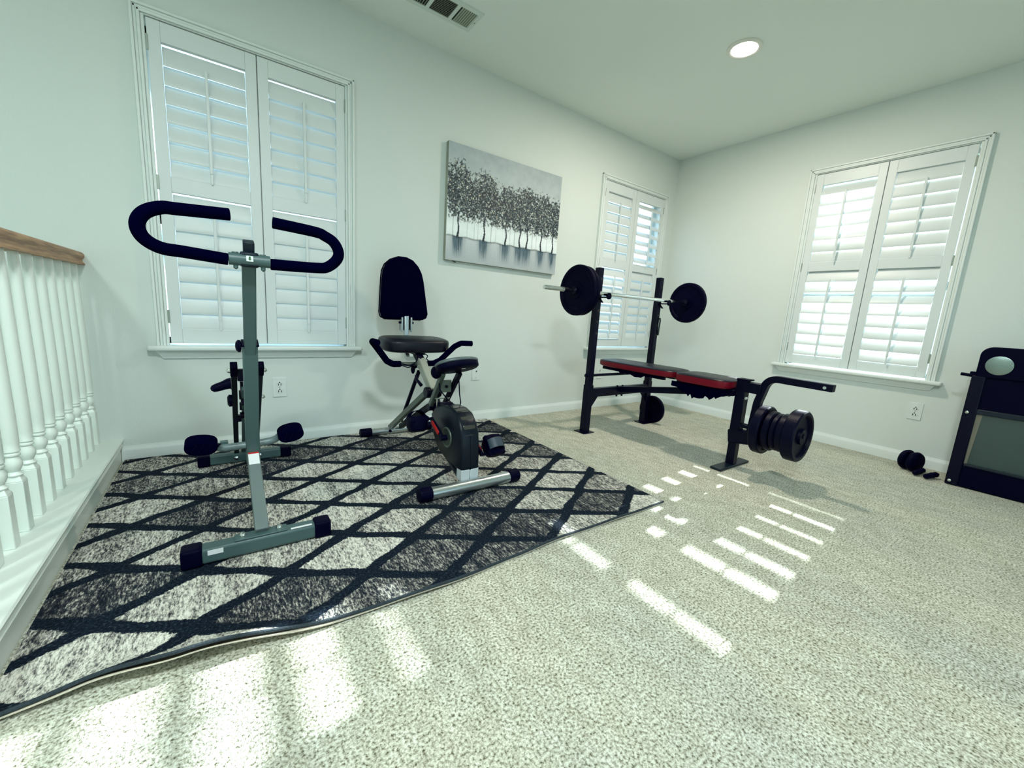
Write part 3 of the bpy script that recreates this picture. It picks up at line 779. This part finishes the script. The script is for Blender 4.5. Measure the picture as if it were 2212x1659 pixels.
    Lh = fillet([(X-.115, -.47, .526), (-3.040, -.475, .527), (-3.075, -.48, .545), (-3.150, -.50, .640), (-3.168, -.53, .655), (-3.165, -.60, .655)], [.03, .03, .03, .02])
    Rh = fillet([(X+.045, -.47, .526), (-2.800, -.475, .527), (-2.760, -.48, .545), (-2.680, -.50, .628), (-2.640, -.505, .648), (-2.572, -.52, .648)], [.03, .03, .03, .03])
    build('foam_handle', MB().tube(Lh, .0175), BLACK, t, bevel=.003); build('foam_handle', MB().tube(Rh, .0165), BLACK, t, bevel=.003)
    for pth in ([(X-.11, -.485, .530), (X-.07, -.49, .515), (X-.03, -.50, .545), (X-.02, -.48, .575)], [(X-.115, -.485, .520), (X-.08, -.50, .508), (X-.04, -.50, .530)], [(X+.02, -.49, .585), (X+.035, -.50, .572), (X+.022, -.50, .558), (X+.038, -.50, .546)]):
        build('cable', MB().tube(fillet(pth, .02), .0028, n=8), BLKP, t)
    # front post to the console
    for s in (-1, 1):
        build('front_post', MB().tube([(X+s*.040, -.700, .315), (X+s*.046, -.865, .535)], .01, rect=(.022, .028)), OLIV if s < 0 else BLKM, t, bevel=.004)
    build('front_joint', MB().cyl((X-.052, -.715, .330), (X+.052, -.715, .330), .020), BLKM, t, bevel=.003)
    build('front_bracket', MB().bb((X-.030, -.812, .425), (X+.030, -.795, .487)), OLIV, t, bevel=.003)
    for z in (.385, .455): build('bracket_rod', MB().cyl((X-.042, -.80+(.455-z)*.4, z), (X+.042, -.80+(.455-z)*.4, z), .003, n=8), CHROME, t)
    for x in (-.034, .030): build('bracket_rod', MB().cyl((X+x, -.78, .345), (X+x, -.78, .385), .003, n=8), CHROME, t)
    build('bracket_bolt', MB().cyl((X, -.818, .455), (X, -.812, .455), .008, n=12), BLKM, t)
    for pth in ([(X-.05, -.83, .50), (X-.055, -.85, .45), (X-.01, -.84, .40), (X+.04, -.82, .36)], [(X+.055, -.84, .50), (X+.052, -.86, .42), (X+.062, -.86, .372), (X+.050, -.86, .358), (X+.02, -.85, .372)]):
        build('cable', MB().tube(fillet(pth, .02), .003, n=8), BLKP, t)
    rot = M.Rotation(R(-24), 3, 'X')@M.Rotation(R(-3), 3, 'Y')
    c = V((X+.010, -.905, .572))
    m = MB(); pad_loft(m, c, .108, .080, .034, 2.2, rot, .010); build('console', m, BLKP, t, smooth=60)
    m = MB(); pad_loft(m, c+rot@V((0, 0, .0175)), .110, .082, .014, 2.2, rot, .004); build('console_rim', m, mat('grey_console_top', (.09, .12, .12), .35), t, smooth=60)
    build('console_tab', MB().box(c+rot@V((.02, -.02, -.019)), (.020, .006, .002), rot), WHT, t)
    m = MB(); m.ball((X-.072, -.84, .535), .034, (.75, .9, .95)); build('grip_end', m, BLKP, t)
    # flywheel housing: two shells with a centre seam
    so = [(-.741, .302), (-.784, .346), (-.874, .374), (-.950, .376), (-1.010, .362), (-1.052, .325), (-1.076, .28), (-1.088, .20), (-1.090, .108), (-1.030, .104), (-.921, .115), (-.838, .135), (-.775, .200)]
    for s in (-1, 1):
        m = MB(); cy, cz = -.93, .22; rings = []
        for x, k in ((.0008, 1), (.036, 1), (.044, .985), (.048, .95)):
            rings.append([(X+s*x, cy+(y-cy)*k, cz+(z-cz)*k) for y, z in so])
        m.loft(rings); build('housing_shell', m, SHELLM, t, smooth=50)
        m = MB(); m.bb((X+s*.0008, -1.091, .056), (X+s*.046, -1.040, .112)); build('housing_foot', m, mat('light_silver_plastic', (.55, .60, .62), .35) if s < 0 else bpy.data.materials['light_silver_plastic'], t, bevel=.004)
    # glossy visor over the top front
    m = MB(); vs = []
    arc = [(-.88, .372), (-.94, .377), (-.99, .369), (-1.030, .346), (-1.060, .312), (-1.078, .272)]
    for y, z in arc: vs.append([(X-.030, y, z), (X+.034, y, z), (X+.034, y*.99-.002, z-.014), (X-.030, y*.99-.002, z-.014)])
    m.loft(vs); build('glossy_visor', m, mat('glossy_tan_visor', (.03, .03, .025), .08, spec=.9), t, bevel=.003)
    build('neck', MB().tube([(X, -.70, .325), (X, -.80, .345), (X, -.85, .355)], .02, rect=(.05, .05)), BLKM, t, bevel=.004)
    build('lower_strut', MB().tube([(X-.01, -.79, .16), (X-.01, -1.04, .055)], .01, rect=(.05, .018)), DGREY, t, bevel=.003)
    cc = V((X, -.936, .228))
    build('side_ring', MB().torus(cc+V((-.050, 0, 0)), .046, .005), OLIV, t)
    build('side_disc', MB().lathe([(.044, 0), (.044, .004), (.02, .006), (.0004, .006)], cc+V((-.046, 0, 0)), (-1, 0, 0)), mat('side_disc_grey', (.02, .028, .028), .4), t)
    build('crank_axle', MB().cyl(cc+V((-.085, 0, 0)), cc+V((.085, 0, 0)), .014), BLKM, t)
    dirc = V((0, .91, .42)).normalized()
    for s in (-1, 1):
        dd = dirc if s < 0 else -dirc
        p = cc+V((s*.072, 0, 0))
        build('crank_arm', MB().tube([p, p+dd*.15], .01, rect=(.012, .024)), BLKM, t, bevel=.003)
        build('crank_cover', MB().tube([p+dd*.035+V((s*.007, 0, 0)), p+dd*.125+V((s*.007, 0, 0))], .01, rect=(.008, .020)), REDP, t, bevel=.002)
        q = p+dd*.15
        build('pedal_axle', MB().cyl(q-V((s*.01, 0, 0)), q+V((s*.075, 0, 0)), .007), BLKM, t)
        tilt = M.Rotation(R(-18 if s < 0 else 50), 3, 'X')
        pc = q+(V((-.078, .0, .0)) if s < 0 else V((.066, 0, .040)))
        ped = build('pedal', MB().box(pc, (.092, .105, .030), tilt), BLKP, t, bevel=.008)
        # foot cup and strap
        m = MB(); m.loft([[pc+tilt@V((x, y, z)) for x, y in superel((0, 0), hx, hy, 3.5, 24)] for z, hx, hy in ((-.060, .026, .030), (-.052, .038, .044), (-.030, .046, .052), (.0, .047, .054), (.020, .045, .050))]); build('weighted_base', m, BLKP, ped)
        rings = []; m = MB()
        for k in range(17):
            a = pi*k/16; ctr = pc+tilt@V((-.044*cos(a), 0, .046*sin(a)))
            nrm = tilt@V((-cos(a), 0, sin(a)))
            rings.append([ctr+tilt@V((0, b, 0))+nrm*e for b, e in ((-.024, -.0015), (.024, -.0015), (.024, .0015), (-.024, .0015))])
        m.loft(rings); build('strap', m, BLACK if s < 0 else mat('blue_grey_strap', (.02, .04, .06), .5), ped)
bike()

# ------------------------------------------------------------------ weight bench
BX = -1.262
def bench():
    t = thing('weight_bench', (BX, -1.05, 0), 'black steel weight bench with red-sided pads and rack uprights', 'weight bench')
    z0 = .001
    for s in (-1, 1):
        x = BX+s*.350; y = -.590
        lo = MB().tube([(x, y, z0+.004), (x, y, .36)], .01, rect=(.052, .052))
        build('lower_upright', lo, BLKM, t, bevel=.003)
        build('upright', MB().tube([(x, y, .34), (x, y, 1.195)], .01, rect=(.044, .044)), BLKM, t, bevel=.003)
        for z in (1.12, .90, .82, .74): build('adjusting_hole', MB().cyl((x+.004, y-.0228, z), (x+.004, y-.0222, z), .011, n=16), SLOT, t)
        build('foot_plate', MB().bb((x-.055, y-.050, z0), (x+.055, y+.055, z0+.005)), BLKM, t, bevel=.001)
        # bar hook
        hy = y-.024
        m = MB(); m.tube([(x, hy+.005, .992), (x, hy-.072, .992), (x, hy-.078, .992)], .01, rect=(.030, .008))
        m.cyl((x, hy-.078, 1.000), (x, hy-.090, 1.000), .022); m.tube([(x, hy, .985), (x, hy-.03, .955)], .01, rect=(.02, .006))
        build('bar_hook', m, BLKP, t, bevel=.002)
        g = [(x-s*.024, y-.012, .345), (x-s*.115, y-.012, .290), (x-s*.024, y-.012, .175)]
        if s > 0: g = [(x-s*.024, y-.012, .345), (x-s*.115, y-.012, .290), (x-s*.024, y-.012, .185)]
        build('gusset_plate', MB().prism(g, (0, .006, 0)), BLKM, t)
        if s > 0:
            m = MB(); m.tube([(x+.02, y-.028, .74), (x+.018, y-.034, .86), (x+.014, y-.030, .88)], .01, rect=(.016, .004)); build('safety_latch', m, DGREY, t)
    build('crossbar', MB().bb((BX-.33, -.612, .268), (BX+.33, -.568, .332)), BLKM, t, bevel=.003)
    build('adjusting_rod', MB().cyl((BX-.405, -.60, .432), (BX+.33, -.60, .432), .010), BLKM, t)
    build('rod_knob', MB().cyl((BX-.400, -.60, .432), (BX-.388, -.60, .432), .014), BLKP, t)
    # spine to the front leg
    build('spine', MB().tube([(BX, -.60, .310), (BX, -1.50, .462)], .01, rect=(.044, .044)), BLKM, t, bevel=.003)
    for dx in (-.04, .02): build('spine_bolt', MB().cyl((BX+dx, -.60, .255), (BX+dx, -.60, .342), .008, n=10), BLKM, t)
    build('backrest_rail', MB().bb((BX-.075, -1.02, .455), (BX-.052, -.46, .478)).bb((BX+.052, -1.02, .455), (BX+.075, -.46, .478)), BLKM, t, bevel=.002)
    build('seat_rail', MB().bb((BX-.05, -1.48, .435), (BX+.05, -1.10, .472)), BLKM, t, bevel=.002)
    # frayed cover hanging under the pads
    def fringe(y0, y1, zt, zb, seed):
        rs = random.Random(seed); m = MB()
        for x in (BX-.105, BX+.105, BX):
            n = 26; top = []; bot = []
            for i in range(n+1):
                y = y0+(y1-y0)*i/n; e = sin(pi*i/n)
                top.append((x, y, zt)); bot.append((x+rs.uniform(-.006, .006), y, zt-(zt-zb)*(.35+.65*e)*rs.uniform(.7, 1.1)))
            vs = [[m.b.verts.new(p) for p in top], [m.b.verts.new(p) for p in bot], [m.b.verts.new(V(p)+V((.003, 0, 0))) for p in bot], [m.b.verts.new(V(p)+V((.003, 0, 0))) for p in top]]
            for a, b in ((0, 1), (1, 2), (2, 3), (3, 0)):
                for i in range(n): m.b.faces.new((vs[a][i], vs[a][i+1], vs[b][i+1], vs[b][i]))
        return m
    build('torn_underside', fringe(-.50, -1.04, .490, .445, 3), BLACK, t, smooth=0)
    build('torn_underside', fringe(-1.10, -1.47, .470, .385, 8), BLACK, t, smooth=0)
    # pads: red sides, black top
    def pad(name, x0, x1, y0, y1, zt, zb, tw=None):
        cx, cy = (x0+x1)/2, (y0+y1)/2; hx, hy = (x1-x0)/2, (y0-y1)/2
        def ring(z, k, p=5.5):
            return [(cx+x, cy+y, z) for x, y in superel((0, 0), hx+k, hy+k, p, 48)]
        m = MB(); m.loft([ring(zb, -.012), ring(zb+.005, -.003), ring(zb+.012, 0), ring(zt-.010, 0), ring(zt-.006, -.001)])
        o = build(name, m, REDV, t, smooth=50)
        m = MB(); m.loft([ring(zt-.0062, .0005), ring(zt-.001, -.003), ring(zt+.003, -.012), ring(zt+.006, -.04), ring(zt+.007, -.08)])
        o['label'] = 'red vinyl pad side with black top'
        build('pad_top', m, VINYL, o, smooth=60)
    pad('back_pad', BX-.138, BX+.138, -.440, -1.108, .530, .485)
    pad('seat_pad', BX-.138, BX+.138, -1.118, -1.470, .528, .476)
    # front leg
    fy = -1.508
    build('front_leg', MB().tube([(BX, fy, z0+.010), (BX, fy, .535)], .01, rect=(.048, .048)), BLKM, t, bevel=.003)
    build('front_leg_sleeve', MB().tube([(BX, fy, .155), (BX, fy, .540)], .01, rect=(.058, .056)), BLKM, t, bevel=.004)
    build('leg_cap', MB().bb((BX-.034, fy-.044, .536), (BX+.034, fy+.03, .545)), BLKP, t, bevel=.002)
    m = MB(); m.bb((BX-.18, fy-.034, z0), (BX+.165, fy+.034, z0+.014)); build('front_foot', m, DGREY, t, bevel=.004)
    # leg lever
    path = fillet([(BX, -1.590, .190), (BX, -1.605, .42), (BX, -1.640, .572), (BX, -1.95, .567)], [.04, .075], 9)
    build('leg_lever', MB().tube(path, .01, rect=(.044, .038)), BLKM, t, bevel=.003)
    build('lever_hole', MB().cyl((BX-.0228, -1.915, .566), (BX-.0222, -1.915, .566), .008, n=14), CHROME, t)
    build('lever_pivot', MB().bb((BX-.034, -1.62, .470), (BX+.034, -1.52, .530)), BLKM, t, bevel=.003)
    build('pivot_bolt', MB().lathe([(.008, 0), (.008, .006), (.0004, .008)], (BX-.026, -1.548, .435), (-1, 0, 0), n=12), CHROME, t)
    build('lever_stop', MB().bb((BX-.028, -1.60, .255), (BX+.028, -1.52, .275)), BLKM, t, bevel=.002)
    build('plate_peg', MB().cyl((BX, -1.50, .262), (BX, -1.862, .286), .0125), BLKM, t)
    build('peg_bracket', MB().tube([(BX, -1.475, .185), (BX, -1.60, .205)], .01, rect=(.064, .085)), BLKM, t, bevel=.010)
    # pegs on the rear upright
    build('storage_peg', MB().cyl((BX+.360, -.60, .118), (BX+.430, -.625, .118), .012), BLKM, t)
bench()

# ------------------------------------------------------------------ barbell and plates
t = thing('barbell', (BX, -.672, 1.018), 'chrome barbell resting in the hooks of the weight bench', 'barbell')
yb, zb = -.672, 1.018
build('bar', MB().cyl((-2.120, yb, zb-.004), (-.385, yb, zb), .0135, n=20), CHROME, t)
m = MB()
for i in range(46):
    x = -2.168+.0035*i; m.torus((x, yb, zb-.004), .0128, .0014, n=16, k=6)
m.cyl((-2.17, yb, zb-.004), (-2.0, yb, zb-.004), .0128); build('threaded_sleeve', m, CHROME, t)
for x in (-1.815, -.665):
    build('collar', MB().lathe([(.014, 0), (.024, 0), (.026, .006), (.026, .018), (.022, .024), (.014, .024)], (x, yb, zb), (1, 0, 0)), BLKM if x < -1 else BLKM, t)
build('star_nut', MB().lathe([(.014, 0), (.024, .002), (.024, .014), (.018, .022)], (-1.905, yb, zb-.002), (-1, 0, 0), n=10), BLKM, t)
def wplate(c, r, th, axis, label, mt=IRON, grp=None, hub=True):
    t = tag(build('weight_plate', MB().lathe([(.0145, 0), (r*.30, 0), (r*.32, th*.22), (r*.80, th*.22), (r*.84, 0), (r-.006, 0), (r, .006), (r, th-.006), (r-.006, th), (r*.84, th), (r*.80, th*.78), (r*.32, th*.78), (r*.30, th), (.0145, th)], c, axis, n=56), mt, smooth=32), label, 'weight plate', grp)
    return t
wplate((-1.902, yb, zb-.001), .163, .030, (1, 0, 0), 'large black weight plate, outer one at the left end of the barbell', RUBBER)
wplate((-1.868, yb, zb-.001), .160, .030, (1, 0, 0), 'large black weight plate, inner one at the left end of the barbell', RUBBER)
wplate((-.640, yb, zb), .163, .034, (1, 0, 0), 'large black weight plate at the right end of the barbell', RUBBER)
# stack on the leg lever
def pegc(y): return (BX, y, .262+(-1.50-y)/.415*.028)
for y, r, th, lb in ((-1.632, .140, .050, 'thick black plate on the leg lever, nearest the bench leg'),
                     (-1.684, .114, .036, 'small black plate on the leg lever, second from the bench leg'),
                     (-1.722, .106, .030, 'small black plate in the middle of the leg lever stack'),
                     (-1.754, .110, .040, 'small black plate on the leg lever just behind the outermost plate'),
                     (-1.796, .142, .062, 'thick black plate on the leg lever, outermost with its hub face showing')):
    wplate(pegc(y), r, th, (0, -1, -.0001), lb)
o = wplate((BX+.386, -.625, .118), .116, .032, (1, 0, 0), 'round black plate standing on the carpet by the right rack upright', RUBBER)

# ------------------------------------------------------------------ tall black machine by the right wall
def tower():
    xf, y0, y1 = -.300, -2.303, -2.905
    t = thing('standing_machine', (-.2, -2.6, 0), 'tall black freestanding machine with round silver disc and grey glass panel', 'exercise machine')
    for y in (y0, y1+.055):
        build('side_rail', MB().bb((xf, y, .002), (xf+.060, y-.055, .660)), BLKM, t, bevel=.006)
    m = MB(); m.bb((xf+.004, y0-.050, .002), (xf+.150, y1+.050, .140)); build('base_panel', m, BLKP, t, bevel=.008)
    m = MB(); m.bb((xf+.004, y0-.050, .440), (xf+.060, y1+.050, .470)); build('cross_rail', m, DGREY, t, bevel=.004)
    m = MB(); m.bb((xf+.010, y0-.050, .462), (xf+.080, y1+.050, .665)); build('body_panel', m, BLKP, t, bevel=.003)
    pr = []
    ya, yb_ = y0-.012, y1+.012
    for k in range(9):
        a = pi/2*k/8; pr.append((ya-.050+.050*cos(a), .776+.050*sin(a)))
    for k in range(9):
        a = pi/2+pi/2*k/8; pr.append((yb_+.050+.050*cos(a), .776+.050*sin(a)))
    pr += [(yb_, .650), (ya, .650)]
    build('top_panel', MB().prism([(xf, y, z) for y, z in pr], (.095, 0, 0)), BLKP, t, bevel=.008, seg=3)
    # glass and its slot
    build('glass_panel', MB().bb((xf+.022, y0-.052, .140), (xf+.028, y1+.052, .440)), mat('smoked_grey_green_panel', (.035, .062, .060), .22, spec=.6, var=(2, .1)), t, smooth=0)
    build('painted_reflection_strip', MB().prism([(xf+.0215, y0-.053, .441), (xf+.0215, y0-.078, .441), (xf+.0215, y0-.066, .142), (xf+.0215, y0-.053, .142)], (.0004, 0, 0)), mat('painted_tan_reflection', (.22, .20, .15), .5), t, smooth=0)  # lit wall reflected in the glass, painted as a tan strip
    build('lower_lip', MB().bb((xf-.004, y0-.058, .132), (xf+.02, y1+.058, .144)), DGREY, t, bevel=.002)
    def brushed():
        k = NT('brushed_disc'); tc = k.n('ShaderNodeTexCoord').outputs['Object']
        s = k.n('ShaderNodeSeparateXYZ', {0: tc}); yy = k.math('ADD', s.outputs['Y'], -.205); zz = k.math('ADD', s.outputs['Z'], -.726)
        rr = k.math('SQRT', k.math('ADD', k.math('MULTIPLY', yy, yy), k.math('MULTIPLY', zz, zz)))
        n = k.math('SINE', k.math('MULTIPLY', rr, 1400.0))
        k.t.links.new(k.ramp(n, [(.2, (.20, .27, .25)), (.8, (.42, .50, .47))]), k.b.inputs['Base Color'])
        k.b.inputs['Metallic'].default_value = .85; k.b.inputs['Roughness'].default_value = .35; k.b.inputs['Anisotropic'].default_value = .7
        return k.m
    BR = brushed()
    for y in (-2.395, -2.813):
        build('silver_disc', MB().lathe([(.0520, 0), (.0520, .003), (.048, .0045), (.0004, .0045)], (xf-.0002, y, .726), (-1, 0, 0), n=48), BR, t)
    for y, z in ((y0-.018, .445), (y0-.018, .028), (y1+.018, .445), (y1+.018, .028)):
        build('bolt', MB().lathe([(.009, 0), (.008, .004), (.0004, .006)], (xf-.0002, y, z), (-1, 0, 0), n=14), CHROME, t)
    build('side_peg', MB().cyl((xf+.02, y0-.02, .655), (xf+.02, y0+.046, .660), .009), BLKP, t, bevel=.002)
    build('peg_base', MB().bb((xf+.005, y0-.03, .650), (xf+.040, y0+.010, .680)), BLKP, t, bevel=.003)
    for y in (y0-.028, y1+.028):
        build('rear_foot', MB().bb((xf+.05, y-.022, .002), (xf+.262, y+.022, .030)), BLKM, t, bevel=.004)
        build('rear_strut', MB().tube([(xf+.245, y, .02), (xf+.05, y, .62)], .01, rect=(.03, .03)), BLKM, t, bevel=.003)
tower()

# ------------------------------------------------------------------ small gear on the floor
t = thing('ab_wheel', (-.2, -2.12, 0), 'black twin ab wheel lying on the carpet against the baseboard', 'ab wheel')
ax = V((.80, -.62, .05)).normalized(); ax = V((-.45, -.89, .0)).normalized()
c = V((-.196, -2.128, .066))
for s in (-1, 1):
    build('wheel', MB().lathe([(.012, 0), (.050, 0), (.060, .006), (.065, .018), (.060, .030), (.050, .036), (.012, .036)], c+ax*(s*.006 if s > 0 else -.042)+V((0, 0, .0)), ax, n=36), RUBBER, t)
def grip(a, b, lb):
    a, b = V(a), V(b); n = 12; m = MB()
    m.tube([a+(b-a)*i/n for i in range(n+1)], [.008, .014, .016, .012, .016, .012, .017, .018, .013, .016, .017, .013, .008])
    tag(build('hand_grip', m, BLKP), lb, 'hand grip', 'hand grips on the carpet')
build('axle', MB().cyl(c-ax*.06, c+ax*.06, .010), BLKP, t)
grip((-.318, -2.172, .018), (-.205, -2.196, .030), 'black contoured hand grip on the carpet, touching the twin wheel')
grip((-.336, -2.222, .018), (-.226, -2.262, .028), 'black contoured hand grip on the carpet, beside the standing machine')

for o in bpy.data.objects:
    if '_o' in o: del o['_o']
